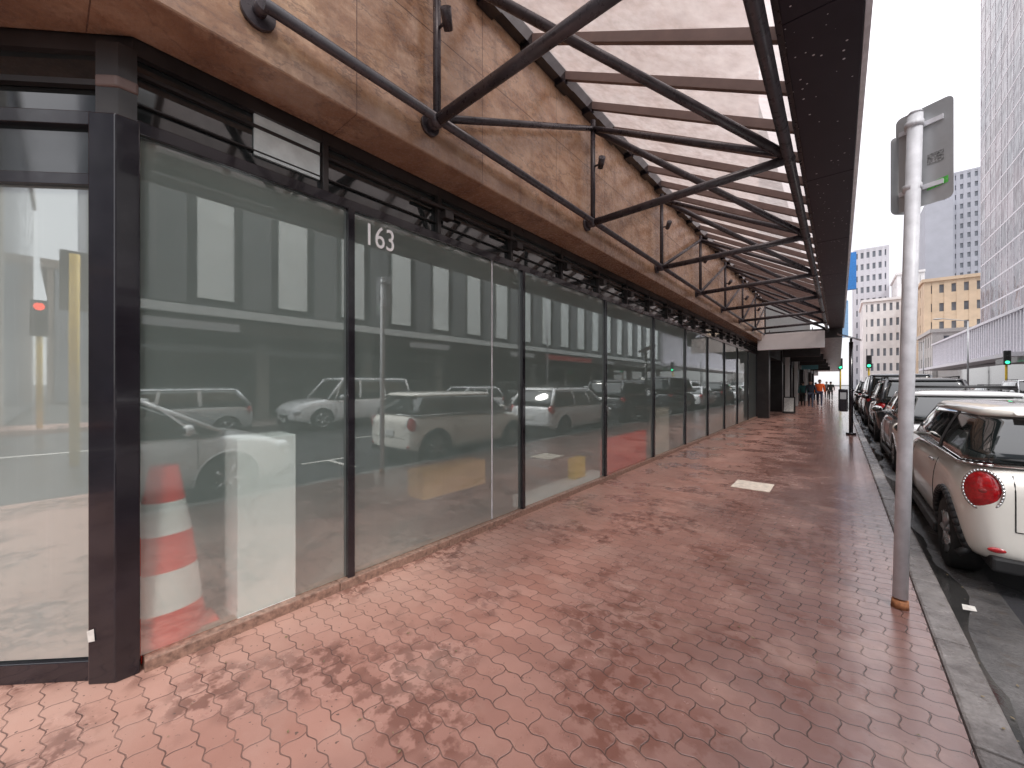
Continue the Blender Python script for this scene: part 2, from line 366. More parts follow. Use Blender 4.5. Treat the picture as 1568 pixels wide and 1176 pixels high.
# ---------------------------------------------------------------- main building
B=empty('office_building')
s45=math.sqrt(.5)
CH=(XG-2.6,.30-2.6)
def sidebox(mb,p0,p1,z0,z1,o0,o1):
    d=Vector((p1[0]-p0[0],p1[1]-p0[1])).normalized(); n=Vector((d.y,-d.x))
    P=[(p0[0]+n.x*o0,p0[1]+n.y*o0),(p1[0]+n.x*o0,p1[1]+n.y*o0),(p1[0]+n.x*o1,p1[1]+n.y*o1),(p0[0]+n.x*o1,p0[1]+n.y*o1)]
    mb.hexa(P,z0,z1)
YE=20.2
mull=[1.474+2.08*i for i in range(10)]
ys=[.33]+mull
for i in range(len(ys)-1):
    a,b=ys[i]+ (0.02 if i else 0),ys[i+1]-.02
    MB().quad((XG,a,.07),(XG,b,.07),(XG,b,2.80),(XG,a,2.80)).done('window_pane',M['film'],B,fixn=False)
mk=MB()
for y in mull: mk.box((XG-.06,y-.026,.062),(XG+.035,y+.026,2.81))
mk.box((XG-.06,.31,2.80),(XG+.03,YE,2.87))
mk.done('mullions',M['blackmetal'],B,bevel=.004)
MB().box((XG-.005,3.04,.07),(XG+.004,3.052,2.8)).done('pale_pane_line',M['galv'],B)  # thin pale upright strip, full height of the second pane
mk=MB(); y=.34
while y<YE: mk.box((XG-.12,y,-.01),(XG+.055,min(y+1.036,YE),.062)); y+=1.04
mk.done('sill',M['sill'],B,bevel=.006)
mk=MB(); mk.quad((XG-.05,.3,2.87),(XG-.05,YE,2.87),(XG-.05,YE,3.32),(XG-.05,.3,3.32)); mk.done('clerestory_glass',M['darkglass'],B,fixn=False)
mk=MB(); y=1.30
while y<YE: mk.box((XG-.049,y-.02,2.872),(XG+.0,y+.02,3.29)); y+=1.04
mk.box((XG-.049,.3,3.13),(XG-.02,YE,3.15)); mk.box((XG-.049,.3,2.98),(XG-.025,YE,2.99))
y=2.4
while y<YE: mk.box((XG-.02,y-.05,3.02),(XG+.07,y+.05,3.09)); mk.tube((XG+.02,y-.3,3.12),(XG+.02,y+.3,3.12),.015); y+=1.04
mk.done('clerestory_frames',M['dark'],B,bevel=.003)
MB().box((XG-.048,.86,2.96),(XG-.03,1.27,3.28)).done('painted_clerestory_reflection',simple('painted_reflection_pale',(.75,.82,.8),.2),B)  # bright reflection in the clerestory, painted as a pale sheet on the glass
def off(o): return (XG+o,.30-o*math.tan(math.radians(22.5)))
n=( s45,-s45)
def beam_poly(o0,o1,yend=YE):
    c0=off(o0);c1=off(o1)
    return [(XG+o1,yend),c1,(CH[0]+n[0]*o1,CH[1]+n[1]*o1),(CH[0]+n[0]*o0,CH[1]+n[1]*o0),c0,(XG+o0,yend)]
def prism(name,poly,z0,z1,mat,par,**k):
    return MB().hexa(poly,z0,z1).done(name,mat,par,**k)
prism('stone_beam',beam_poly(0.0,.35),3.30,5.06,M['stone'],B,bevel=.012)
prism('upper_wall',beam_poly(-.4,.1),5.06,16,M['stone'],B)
prism('soffit_trim',beam_poly(-.045,-.005),3.22,3.5,M['dark'],B)
# corner column
d1=(-s45,-s45)
c0_=(XG+.035,.232)
colp=[(XG+.035,.325),c0_,(c0_[0]+d1[0]*.125,c0_[1]+d1[1]*.125),(c0_[0]+d1[0]*.125-s45*.12,c0_[1]+d1[1]*.125+s45*.12),(XG-.1,.325)]
MB().hexa(colp,0,2.86).done('corner_column',M['blackmetal'],B,bevel=.006)
MB().hexa([(XG+.02,.315),(XG+.02,.245),(XG-.055,.17),(XG-.15,.25),(XG-.1,.315)],2.862,3.23).done('column_head',M['dark'],B)
mk=MB(); mk.hexa([(XG+.028,.32),(XG+.028,.238),(XG-.05,.165),(XG-.15,.25),(XG-.1,.32)],3.0,3.06); mk.done('column_collar',M['bar'],B,bevel=.01)
MB().quad((XG+.006-.03,.232-.066,.22),(XG-.045,.145,.215),(XG-.05,.14,.27),(XG-.03,.163,.28)).done('torn_sticker',M['dirtywhite'],B)
# chamfer face
q0=(c0_[0]+d1[0]*.12-.02,c0_[1]+d1[1]*.12+.02); q1=CH
def ch(z0,z1,o0,o1,name,mat,**k):
    mb=MB(); sidebox(mb,q1,q0,z0,z1,o0,o1); return mb.done(name,mat,B,**k)
d=Vector((q0[0]-q1[0],q0[1]-q1[1])).normalized(); nn=Vector((d.y,-d.x))
def P(t,z,o=-.02):
    v=Vector(q1)*(1-t)+Vector(q0)*t+nn*o; return (v.x,v.y,z)
MB().quad(P(0,.11),P(1,.11),P(1,2.50),P(0,2.50)).done('corner_window_pane',M['film2'],B,fixn=False)
ch(0,.10,-.08,.0,'corner_sill',M['blackmetal'],bevel=.004); ch(2.50,2.56,-.06,.01,'corner_transom',M['blackmetal'],bevel=.004)
MB().quad(P(0,2.56),P(1,2.56),P(1,2.80),P(0,2.80)).done('corner_clerestory_glass',M['darkglass'],B,fixn=False)
ch(2.80,2.87,-.06,.015,'corner_head_rail',M['blackmetal'],bevel=.004)
MB().quad(P(-.05,2.87,-.08),P(1.03,2.87,-.08),P(1.03,3.32,-.08),P(-.05,3.32,-.08)).done('corner_clerestory_glass',M['darkglass'],B,fixn=False)
ch(3.04,3.07,-.075,-.04,'corner_glazing_bar',M['dark'])
# body of building + interior
mk=MB(); mk.box((-14,-.6,-.05),(-4.9,YE,3.2)); mk.done('interior_back_wall',M['int_wall'],B)
MB().quad((-7,-3,.012),(XG-.125,.2,.012),(XG-.125,YE,.012),(-7,YE,.012)).done('interior_floor',M['int_floor'],B)
MB().quad((-7,-2.5,2.9),(XG-.1,.2,2.9),(XG-.1,YE,2.9),(-7,YE,2.9)).done('interior_ceiling',M['int_wall'],B)
MB().box((-14,-2.3,5.0),(XG-.45,YE,16)).done('upper_storeys',M['stone'],B)
MB().box((-40,-2.3,0),(-5.5,-2.0,16)).done('side_wall',M['stone'],B)
cu=bpy.data.curves.new('house_number','FONT'); cu.body='163'; cu.size=.245; cu.extrude=.002; cu.space_character=.98
t=bpy.data.objects.new('house_number',cu); C.objects.link(t); t.location=(XG+.006,1.585,2.585); t.rotation_euler=(math.pi/2,0,math.pi/2); t.scale=(.78,1,1)
cu.materials.append(M['signwhite']); t.parent=B
# things stored close behind the frosted film
MB().box((XG-.34,.765,.015),(XG-.006,1.10,1.16)).done('display_plinth',simple('plinth_white',(.95,.95,.94),.5,var=.01),bevel=.006)
cn=empty('traffic_cone')
zs=[0,.2,.42,.62,.8,1.0]; rs=[.20,.175,.15,.125,.095,.065]
for i in range(5):
    MB().lathe([(zs[i],rs[i]),(zs[i+1],rs[i+1])],(XG-.215,.45,.03),axis='z',n=24).done('cone_band',M['cone'] if i%2==0 else M['white'],cn,fixn=False)
MB().box((XG-.42,.335,.013),(XG-.03,.70,.05)).done('cone_base',M['cone'],cn)
MB().hexa([(XG-.015,3.62),(XG-.015,5.5),(XG-.3,5.5),(XG-.3,3.62)],.02,.16).done('floor_duct',M['white'])
MB().box((XG-.2,4.75,.165),(XG-.02,5.05,.45)).done('storage_box',M['yellow'])
MB().box((XG-.2,5.7,.02),(XG-.04,7.4,.62)).done('storage_crate',M['cone'])
MB().box((XG-.3,7.9,.02),(XG-.03,8.7,1.0)).done('storage_box',M['cream'])
MB().box((XG-.4,2.2,.45),(XG-.08,3.0,.7)).done('timber_bench_seat',simple('timber',(.5,.32,.15),.5))
# ---------------------------------------------------------------- canopy
K=empty('street_canopy')
Yn=[1.94+2.48*i for i in range(8)]; XW=-2.37; XE=-.36; ZL=3.54; ZU=4.70; ZE=3.58
tb=MB()
tb.tube((XW,.76,ZL),(XW,YE-.1,ZL),.034)
tb.tube((XE,.7,ZE+.02),(XE,YE-.1,ZE+.02),.045)
tb.tube((XW,.76,ZL),(-2.46,.76,ZL),.034); tb.tube((-2.468,.76,ZL),(-2.44,.76,ZL),.085,n=24)
for i,y in enumerate(Yn):
    tb.tube((XW,y,ZL-.02),(XE,y,ZE),.043)
    tb.tube((XW,y,ZL),(XW,y,ZU+.1),.03)
    tb.tube((XW,y,ZU),(XE,y,ZE+.04),.033)
    tb.tube((-2.468,y,ZL-.02),(XW+.02,y,ZL-.02),.05); tb.tube((-2.468,y,ZL-.02),(-2.44,y,ZL-.02),.08,n=24)
    tb.ell((XW,y,ZL-.02),(.055,.055,.055)); tb.ell((XE,y,ZE),(.055,.055,.055))
    if i<len(Yn)-1:
        tb.tube((XW,y,ZL),(XW,Yn[i+1],ZU),.03)
        tb.tube((XW,y,ZU),(XE,Yn[i+1],ZE+.02),.04)
    tb.tube((XW+.03,y,4.22),(XW+.10,y,4.22),.012); tb.tube((XW+.08,y+.045,4.20),(XW+.15,y-.045,4.27),.035,.042)
tb.tube((XW,-.2,ZU+.3),(XE,Yn[0],ZE+.02),.04)
tb.done('truss_tubes',M['steel'],K,fixn=False)
bb=MB(); y=Yn[0]-.62*2
ybars=[]
while y<YE:
    ybars.append(y); bb.beam((-2.40,y,5.0),(-.28,y,3.83),.05,.085); y+=.62
bb.done('glazing_bars',M['bar'],K,bevel=.004)
gg=MB(); gg.quad((-2.47,.7,5.10),(-.27,.7,3.885),(-.27,YE,3.885),(-2.47,YE,5.10)); gg.done('canopy_glazing',M['can'],K)
bb=MB(); bb.box((-2.466,.2,4.90),(-2.37,YE,5.055))
for y in ybars: bb.box((-2.47+.005,y-.1,4.86),(-2.35,y+.1,4.897))
bb.done('wall_gutter',M['blackmetal'],K)
bb=MB(); yy=.5
while yy<YE:
    bb.box((-.27,yy,3.69),(.115,min(yy+2.394,YE),4.02)); yy+=2.4
bb.done('fascia',M['speck'],K,bevel=.006)
MB().box((.118,.5,3.70),(.15,YE,4.14)).done('fascia_flashing',M['galv'],K)
MB().box((-.31,.5,3.74),(-.272,YE,3.86)).done('inner_gutter',M['steel'],K)
H=empty('hanging_sign')
MB().box((-2.62,19.1,2.90),(-.42,19.25,3.55)).done('sign_box',M['signwhite'],H,bevel=.01)
MB().tube((-2.2,19.17,3.55),(-2.2,19.17,3.7),.015).tube((-.8,19.17,3.55),(-.8,19.17,3.7),.015).done('hangers',M['steel'],H)
# ---------------------------------------------------------------- next building on left
Q=empty('shop_building')
MB().box((-14,YE+.02,0),(-3.4,75,17)).done('walls',simple('grey_render',(.2,.19,.18),.7),Q)
mk=MB()
for yy in (20.25,25.5,31,36.5,42,48,54,60): mk.box((-3.4,yy,0),(-2.35,yy+.45,3.3))
mk.box((-3.4,20.3,2.75),(-2.42,75,3.35)); mk.done('shopfront_frames',M['dark'],Q)
MB().quad((-2.95,20.7,0.1),(-2.95,75,0.1),(-2.95,75,2.75),(-2.95,20.7,2.75)).done('shop_glass',M['darkglass'],Q,fixn=False)
mk=MB()
for yy in (27.5,33.5,44): mk.box((-2.4,yy,0),(-2.2,yy+.2,3.3))
mk.done('white_posts',M['white'],Q)
MB().box((-3.4,20.3,3.36),(.1,75,3.75)).done('verandah',M['dark'],Q)
mk=MB()
for yy in (24,29,35,41,50): mk.box((-2.2,yy,2.85),(-.7,yy+.12,3.25))
mk.done('verandah_signs',M['dark'],Q)
MB().box((-2.2,37,2.6),(-1.2,37.1,3.0)).done('shop_sign_panel',simple('sign_teal',(.15,.4,.45),.5),Q)
MB().box((-2.94,21.3,.9),(-2.90,22.4,2.3)).done('window_poster',M['dirtywhite'],Q)
mk=MB(); mk.box((.3,63,13.0),(1.6,63.4,17.5)); mk.done('blue_sign',simple('blue_sign',(.03,.2,.55),.5),Q)
MB().box((-.8,66,7.5),(.9,66.4,12.2)).done('light_blue_sign',simple('light_blue_sign',(.3,.5,.75),.5),Q)
AB=empty('sandwich_board')
MB().quad((-2.2,24.0,.02),(-1.7,24.0,.02),(-1.7,24.25,.85),(-2.2,24.25,.85)).quad((-2.2,24.5,.02),(-1.7,24.5,.02),(-1.7,24.27,.85),(-2.2,24.27,.85)).done('boards',M['dark'],AB)
MB().quad((-2.15,24.015,.12),(-1.75,24.015,.12),(-1.75,24.22,.8),(-2.15,24.22,.8)).done('poster',M['dirtywhite'],AB)
# ---------------------------------------------------------------- generic gridded building
def grid_building(name,x0,x1,y0,y1,h,floors,bx,by,wall,glass,pier=.45,sp=.4,z0=0,base=None,cornice=True,proud=.35,faces='WS'):
    e=empty(name)
    MB().box((x0+proud,y0+proud,z0),(x1,y1,h-.3)).done('window_glass',glass,e)
    mk=MB(); fh=(h-z0-(base or 0))/floors; zb=z0+(base or 0)
    if 'W' in faces:
        st=(y1-y0)/by
        for i in range(by+1):
            yc=min(max(y0+i*st,y0+st*pier/2),y1-st*pier/2); mk.box((x0,yc-st*pier/2,z0),(x0+proud+.05,yc+st*pier/2,h-.05))
        for f in range(floors+1): mk.box((x0+min(.06,proud*.4),y0+.06,zb+f*fh-fh*sp/2),(x0+proud+.06,y1-.06,min(zb+f*fh+fh*sp/2,h-.06)))
    if 'S' in faces:
        st=(x1-x0)/bx
        for i in range(bx+1):
            xc=min(max(x0+i*st,x0+st*pier/2),x1-st*pier/2); mk.box((xc-st*pier/2+(.01 if i==0 else 0),y0-.004,z0),(xc+st*pier/2,y0+proud+.05,h-.055))
        for f in range(floors+1): mk.box((x0+.07,y0+min(.07,proud*.4),zb+f*fh-fh*sp/2+.01),(x1-.06,y0+proud+.07,min(zb+f*fh+fh*sp/2,h-.065)))
    mk.done('wall_piers_and_spandrels',wall,e)
    if cornice: MB().box((x0-.35,y0-.35,h-.3),(x1+.1,y1+.1,h+.4)).done('cornice',wall,e)
    else: MB().box((x0-.02,y0-.02,h-.3),(x1,y1,h+.3)).done('parapet',wall,e)
    return e
wt=simple('white_render',(.78,.77,.77),.7,var=.08,scale=.6); tan=simple('tan_stone',(.64,.50,.36),.7,var=.1,scale=.5); gr=simple('grey_concrete',(.42,.43,.48),.7,var=.06,scale=.3)
gg_=simple('window_grey_glass',(.2,.22,.25),.1,var=.25,scale=.4)
def tower_glass():
    m,nt,b=newmat('tinted_tower_glass'); p=pos(nt); o=sep(nt,p)
    wn=nt.nodes.new('ShaderNodeTexWhiteNoise'); L(nt,comb(nt,math_(nt,'FLOOR',math_(nt,'DIVIDE',o[0],2.75)),math_(nt,'FLOOR',math_(nt,'DIVIDE',math_(nt,'SUBTRACT',o[1],66),2.58)),math_(nt,'FLOOR',math_(nt,'DIVIDE',o[2],3.4))),wn.inputs['Vector'])
    c=mixc(nt,wn.outputs[0],(.12,.09,.105),(.27,.21,.235))
    c=mixc(nt,ramp(nt,noise(nt,p,.06,3),[(.42,0),(.58,.8)]),c,(.10,.10,.125))
    L(nt,c,b.inputs['Base Color'])
    b.inputs['Roughness'].default_value=.12; b.inputs['Specular IOR Level'].default_value=.25
    bump(nt,b,noise(nt,p,.3,2),.5,.5); return m
pink=tower_glass(); lg=simple('pale_frame',(.68,.66,.70),.5)
darkwall=simple('dark_grey_render',(.075,.085,.088),.6,var=.2,scale=.7)
grid_building('glass_office_tower',17.5,45,66,97,119,35,10,12,lg,pink,pier=.05,sp=.065,cornice=False,proud=.03)
e=empty('podium_building')
MB().box((14.4,58,4.6),(17.3,112,9)).done('walls',simple('podium_grey',(.5,.51,.53),.5),e)
mk=MB(); y=58
while y<112: mk.box((14.0,y,4.6),(14.39,y+.25,9)); y+=1.0
mk.box((13.9,57.8,9.0),(17.4,112.2,9.3)); mk.box((12.2,57.8,4.1),(14.35,112,4.5)); mk.done('fins_and_verandah',lg,e)
MB().box((14.6,58,0),(17.3,112,4.1)).done('shopfronts',M['darkglass'],e)
grid_building('tan_stone_building',15.2,26.5,132,150,25.5,6,6,5,tan,gg_,pier=.6,sp=.55)
grid_building('white_building',5.2,15.5,150,170,25,6,8,5,wt,gg_,pier=.55,sp=.5)
grid_building('white_building',14.0,20.0,172,190,36,8,4,5,wt,gg_,pier=.62,sp=.55)
grid_building('pale_apartment_building',4.0,13.5,190,205,50,12,6,5,simple('pale_grey',(.58,.58,.62),.7),gg_,pier=.5,sp=.5,cornice=False)
grid_building('grey_tower',24.5,31.5,210,235,68,1,1,1,gr,gr,pier=.5,sp=.5,cornice=False)
grid_building('grey_apartment_tower',31.7,44,215,240,79,22,7,5,gr,gg_,pier=.55,sp=.5,cornice=False)
grid_building('low_shop_building',14.2,30,113.5,131,12,3,5,6,simple('buff_render',(.5,.48,.46),.7),gg_,pier=.5,sp=.5)
# opposite building
e=empty('heritage_building')
MB().box((14.4,-9,0),(26,57,12.2)).done('walls',darkwall,e)
mk=MB(); y=-8
while y<56: mk.box((14.25,y,5.0),(14.39,y+1.25,9.6)); y+=3.0
mk.done('tall_windows',simple('blind_lined_window',(.82,.87,.85),.2,var=.1,scale=2),e)
mk=MB(); y=-6.45
while y<56: mk.box((14.12,y,4.7),(14.395,y+1.1,10.2)); y+=3.0
mk.done('pilasters',simple('pilaster_grey',(.16,.17,.175),.6),e)
mk=MB(); mk.box((13.95,-9.3,10.3),(14.395,57,10.75)); mk.box((13.8,-9.4,11.7),(26.2,57,12.3)); mk.box((14.1,-9.2,4.3),(14.397,57,4.65)); mk.done('cornices',simple('cornice_pale',(.6,.62,.61),.6),e)
MB().box((11.2,-9,3.3),(14.3,57,3.75)).done('verandah',M['dark'],e)
mk=MB()
for y in (2,12,20,33): mk.box((11.14,y,3.38),(11.18,y+2.6,3.66))
mk.done('shop_signs',simple('sign_grey',(.35,.35,.36),.5),e)
MB().box((11.13,24,3.34),(11.17,31,3.72)).done('red_shop_sign',M['redp'],e)
MB().box((14.2,-8.9,.2),(14.39,56.9,3.2)).done('shopfront_glass',M['darkglass'],e)
mk=MB(); y=-9
while y<57: mk.box((13.95,y,0),(14.3,y+.5,3.3)); y+=5
mk.done('shop_pillars',simple('shop_pillar',(.4,.4,.38),.6),e)
e=grid_building('corner_building',-26,-4.5,-40,-20,14,4,6,5,wt,gg_,pier=.5,sp=.5)
MB().box((-26,-19.99,0),(-4.5,-19.6,13.9)).done('front_wall',simple('cream_render',(.42,.41,.38),.7),e)
mk=MB()
for i in range(7):
    for k in range(3): mk.box((-25+i*3,-19.598,4.5+k*3.2),(-23.4+i*3,-19.55,6.6+k*3.2))
mk.box((-26,-19.598,.3),(-4.6,-19.56,3.2)); mk.done('front_windows',M['darkglass'],e)
grid_building('tower_block',-2,14,-75,-55,45,14,6,5,gr,gg_,cornice=False)
grid_building('brick_building',-4.0,6,-62,-45,11,3,5,5,simple('dull_brick',(.3,.24,.2),.8),gg_)
MB().box((-26,-19.6,-.13),(2,-17.1,0)).done('footpath',M['paver'])
# ---------------------------------------------------------------- street furniture
e=empty('parking_sign')
pb=Vector((.313,3.69,0)); pt=Vector((.392,3.755,3.31))
MB().tube(pb+(pt-pb)*.02,pt,.039,n=28).done('pole',M['galv'],e,fixn=False)
MB().tube(pt,pt+Vector((0,0,.02)),.042,.03,n=28).done('pole_cap',M['galv'],e,fixn=False)
MB().tube(pb,pb+(pt-pb)*.016,.046,.042,n=24).done('rusty_base',M['rust'],e,fixn=False)
def plate(name,cx,cy,z0,z1,w,ang,t=.004,r=.035,mat=None):
    pts=[]
    for (sx,sz,a0) in ((1,1,0),(-1,1,90),(-1,-1,180),(1,-1,270)):
        for k in range(6):
            a=math.radians(a0+k*18); pts.append((sx*(w/2-r)+r*math.cos(a),( z1-r if sz>0 else z0+r)+r*math.sin(a)))
    bm=bmesh.new(); R=Matrix.Rotation(ang,3,'Z')
    A=[bm.verts.new(R@Vector((p[0],-t/2,0))+Vector((cx,cy,p[1]))) for p in pts]; Bv=[bm.verts.new(R@Vector((p[0],t/2,0))+Vector((cx,cy,p[1]))) for p in pts]
    bm.faces.new(A); bm.faces.new(Bv[::-1]); n_=len(pts)
    for i in range(n_): bm.faces.new((A[i],Bv[i],Bv[(i+1)%n_],A[(i+1)%n_]))
    o=MB(); o.bm.free(); o.bm=bm; return o.done(name,mat or M['signback'],e)
a=math.radians(-27)
plate('back_plate',.435,3.80,2.70,3.36,.285,a)
plate('side_plate',.325,3.862,2.69,3.23,.12,math.radians(40),mat=M['signback'])
R=Matrix.Rotation(a,3,'Z')
def onp(u,z,o=-.0045): 
    v=R@Vector((u,o,0)); return (.435+v.x,3.80+v.y,z)
MB().quad(onp(.02,2.79),onp(.12,2.805),onp(.12,2.85),onp(.02,2.835)).done('green_sticker',simple('sticker_green',(.1,.5,.08),.5,var=.5,scale=90),e)
MB().quad(onp(.02,2.96),onp(.10,2.96),onp(.10,3.03),onp(.02,3.03)).done('black_sticker',simple('sticker_dark',(.2,.2,.2),.5,var=1,scale=90),e)
mk=MB()
for z in (2.82,3.24):
    mk.beam(onp(-.12,z,-.012),onp(.1,z,-.012),.012,.03); mk.tube((pt.x-.004-(3.3-z)*.02,pt.y,z-.02),(pt.x-.004-(3.3-z)*.02,pt.y,z+.02),.048)
mk.done('brackets',M['galv'],e)
e=empty('parking_meter')
mk=MB(); mk.tube((.27,15.4,0),(.27,15.4,2.75),.05); mk.tube((.27,15.4,0),(.27,15.4,.06),.12); mk.tube((.27,15.4,2.7),(.27,15.4,2.86),.03)
mk.done('pole',M['blackmetal'],e,fixn=False)
MB().box((-.02,15.2,.68),(.2,15.5,1.35)).done('meter_body',M['blackmetal'],e,bevel=.03)
MB().box((.02,15.195,1.05),(.16,15.199,1.25)).done('meter_screen',M['signback'],e)
MB().quad((-.05,15.1,3.02),(.5,15.1,2.78),(.5,15.75,2.82),(-.05,15.75,3.06)).quad((-.05,15.1,2.99),(.5,15.1,2.75),(.5,15.75,2.79),(-.05,15.75,3.03)).done('solar_panel',M['signback'],e)
def traffic_light(loc,rot=0,col=(.05,.9,.4),lit=0,polemat=None):
    e=empty('traffic_light'); e.location=loc; e.rotation_euler=(0,0,rot)
    MB().tube((0,0,0),(0,0,4.2),.075).done('pole',polemat or M['yellow'],e,fixn=False)
    MB().box((-.2,-.33,3.1),(.2,-.12,4.3)).done('signal_box',M['plastic'],e,bevel=.03)
    for i,z in enumerate((3.32,3.7,4.08)):
        mk=MB(); mk.tube((0,-.36,z),(0,-.33,z),.13); mk.done('lens',emit('signal_lit',col,2.0) if i==lit else M['seam'],e,fixn=False)
        mk=MB(); mk.tube((0,-.46,z+.13),(0,-.33,z+.15),.03); mk.done('hood',M['plastic'],e,fixn=False)
    return e
traffic_light((2.15,50,-.1)); traffic_light((.1,56,0)); traffic_light((10.8,52,0))
traffic_light((-2.9,-8.6,-.12),0,(.6,.02,.01),-1); traffic_light((-3.6,-17.7,0),math.radians(180),(1,.08,.03),2)
def lamp(loc,s=1):
    e=empty('street_lamp'); e.location=loc; e.scale=(s,1,1)
    mk=MB(); mk.tube((0,0,0),(0,0,8.5),.09,.06); mk.tube((0,0,8.5),(-2,0,9),.04); mk.done('pole',M['signback'],e,fixn=False)
    MB().ell((-2.3,0,8.98),(.4,.14,.08)).done('lamp_head',M['signback'],e,fixn=False)
for y in (24,66,96): lamp((11.0,y,0))
# ---------------------------------------------------------------- cars
def profile(w,zb,zt,crown=.02):
    H=zt-zb
    return [(0,zb),(w*.7,zb),(w*.9,zb+.015),(w*.965,zb+.14*H),(w*.99,zb+.32*H),(w,zb+.52*H),(w*.992,zb+.70*H),(w*.965,zb+.86*H),(w*.915,zb+.965*H),(w*.82,zt+.005),(w*.5,zt+crown*.8),(0,zt+crown)]
def build_car(name,Lg,W,stations,wheels,wr,gh,paint,roofpaint=None,mini=False,rails=False,pillars=(),loc=(0,0,0),rot=0,wrap=False):
    e=empty(name); roofpaint=roofpaint or paint
    rings=[]
    for (y,w,zb,zt) in stations:
        h=profile(w,zb,zt); ring=[(x,y,z) for x,z in h]+[(-x,y,z) for x,z in h[-2:0:-1]]
        rings.append(ring)
    body=MB().loft(rings).done('body',[paint,M['plastic']],None,subsurf=2)
    for p in body.data.polygons: p.use_smooth=True
    cut=MB()
    for wy in wheels:
        for sx in (-1,1):
            a,b=sorted((sx*(W/2-.27),sx*(W/2+.15))); cut.tube((a,wy,wr),(b,wy,wr),wr+.055,n=40)
    co=cut.done('cut',[paint,M['plastic']])
    for p in co.data.polygons: p.material_index=1
    md=body.modifiers.new('bool','BOOLEAN'); md.object=co; md.solver='EXACT'; md.operation='DIFFERENCE'
    dg=bpy.context.evaluated_depsgraph_get(); me=bpy.data.meshes.new_from_object(body.evaluated_get(dg))
    if len(me.polygons)<50:
        body.modifiers.remove(md); dg=bpy.context.evaluated_depsgraph_get(); dg.update(); me=bpy.data.meshes.new_from_object(body.evaluated_get(dg))
    body.modifiers.clear(); body.data=me; bpy.data.objects.remove(co); body.parent=e
    bm=bmesh.new(); bm.from_mesh(me); bvh=BVHTree.FromBMesh(bm); bm.free()
    def sx(y,z,s=-1,o=0.0):
        h=bvh.ray_cast(Vector((s*2,y,z)),Vector((-s,0,0))); return (h[0].x+s*o if h[0] else s*W/2)
    def ry(x,z,front=False,o=0.0):
        h=bvh.ray_cast(Vector((x,-2 if not front else Lg+2,z)),Vector((0,1 if not front else -1,0)))
        return (h[0].y+(o if front else -o)) if h[0] else (Lg if front else 0)
    (yb0,yf0,zb0,wb),(yb1,yf1,zt1,wt_)=gh
    def ring(yr,yf,w,z,r,n=6):
        pts=[]
        for (cx,cy,a0) in ((w-r,yf-r,0),(-(w-r),yf-r,90),(-(w-r),yr+r,180),(w-r,yr+r,270)):
            for k in range(n):
                a=math.radians(a0+k*90/(n-1)); px=cx+r*math.cos(a); py=cy+r*math.sin(a)
                bow=(.10 if py>(yr+yf)/2 else .05)*(1-(px/w)**2)
                py+= bow if py>(yr+yf)/2 else -bow
                pts.append((px,py,z))
        return pts
    lv=[]
    for t in (0,.3,.6,.85,1):
        ww=wb+(wt_-wb)*(t**1.35); lv.append(ring(yb0+(yb1-yb0)*t**1.2,yf0+(yf1-yf0)*t,ww,zb0+(zt1-.07-zb0)*t,.16))
    MB().loft(lv).done('windows',M['carglass'],e)
    r0=[ring(yb1-.02,yf1+.03,wt_+.012,zt1-.085,.17),ring(yb1-.03,yf1+.04,wt_+.014,zt1-.06,.17),ring(yb1-.01,yf1+.02,wt_-.03,zt1-.025,.18),ring(yb1+.08,yf1-.08,wt_-.14,zt1-.006,.2),ring(yb1+.3,yf1-.3,wt_*.6,zt1+.008,.18),ring(yb1+.5,yf1-.6,wt_*.25,zt1+.012,.08)]
    MB().loft(r0).done('roof',roofpaint,e)
    pk=MB(); pp=M['plastic'] if (mini or wrap) else paint
    tops=zt1-.07
    for s_ in (-1,1):
        for yb_,yt_,wd in pillars:
            N_=5; prev=None
            for k in range(N_):
                t=k/(N_-1); ww=wb+(wt_-wb)*(t**1.35)+.004
                cur=(Vector((s_*ww,yb_+(yt_-yb_)*t-wd/2,zb0+(tops-zb0)*t)),Vector((s_*ww,yb_+(yt_-yb_)*t+wd/2,zb0+(tops-zb0)*t)))
                if prev: pk.quad(prev[0],prev[1],cur[1],cur[0])
                prev=cur
        if not mini:
            pk.tube((s_*(wb-.03),yf0-.02,zb0),(s_*(wt_-.02),yf1-.0,tops),.035,.03)
            pk.tube((s_*(wb-.04),yb0+.02,zb0),(s_*(wt_-.03),yb1+.03,tops),.06,.05)
    pk.done('pillars',pp,e,fixn=False)
    bt=ring(yb0-.01,yf0+.01,wb+.006,zb0+.012,.16); mk=MB()
    for i in range(len(bt)): mk.tube(bt[i],bt[(i+1)%len(bt)],.008,n=6)
    mk.done('belt_trim',M['chrome'] if mini else M['plastic'],e,fixn=False)
    ty=MB(); al=MB(); dk=MB()
    for wy in wheels:
        for s_ in (-1,1):
            xc=s_*(W/2-.105)
            ty.lathe([(-.085,wr*.6),(-.1,wr*.9),(-.08,wr*.985),(0,wr),(.08,wr*.985),(.1,wr*.9),(.085,wr*.64)],(xc,wy,wr),n=36)
            dk.tube((xc+s_*.02,wy,wr),(xc+s_*.035,wy,wr),wr*.64,n=30)
            al.lathe([(s_*.05,wr*.60),(s_*.088,wr*.66),(s_*.085,wr*.61),(s_*.05,wr*.57)],(xc,wy,wr),n=36)
            al.tube((xc+s_*.05,wy,wr),(xc+s_*.088,wy,wr),wr*.17)
            ns=5 if not mini else 7
            for k in range(ns):
                a=2*math.pi*k/ns
                p0=Vector((xc+s_*.075,wy+math.cos(a)*wr*.1,wr+math.sin(a)*wr*.1)); p1=Vector((xc+s_*.07,wy+math.cos(a)*wr*.6,wr+math.sin(a)*wr*.6)); al.tube(p0,p1,.022,.03,n=8)
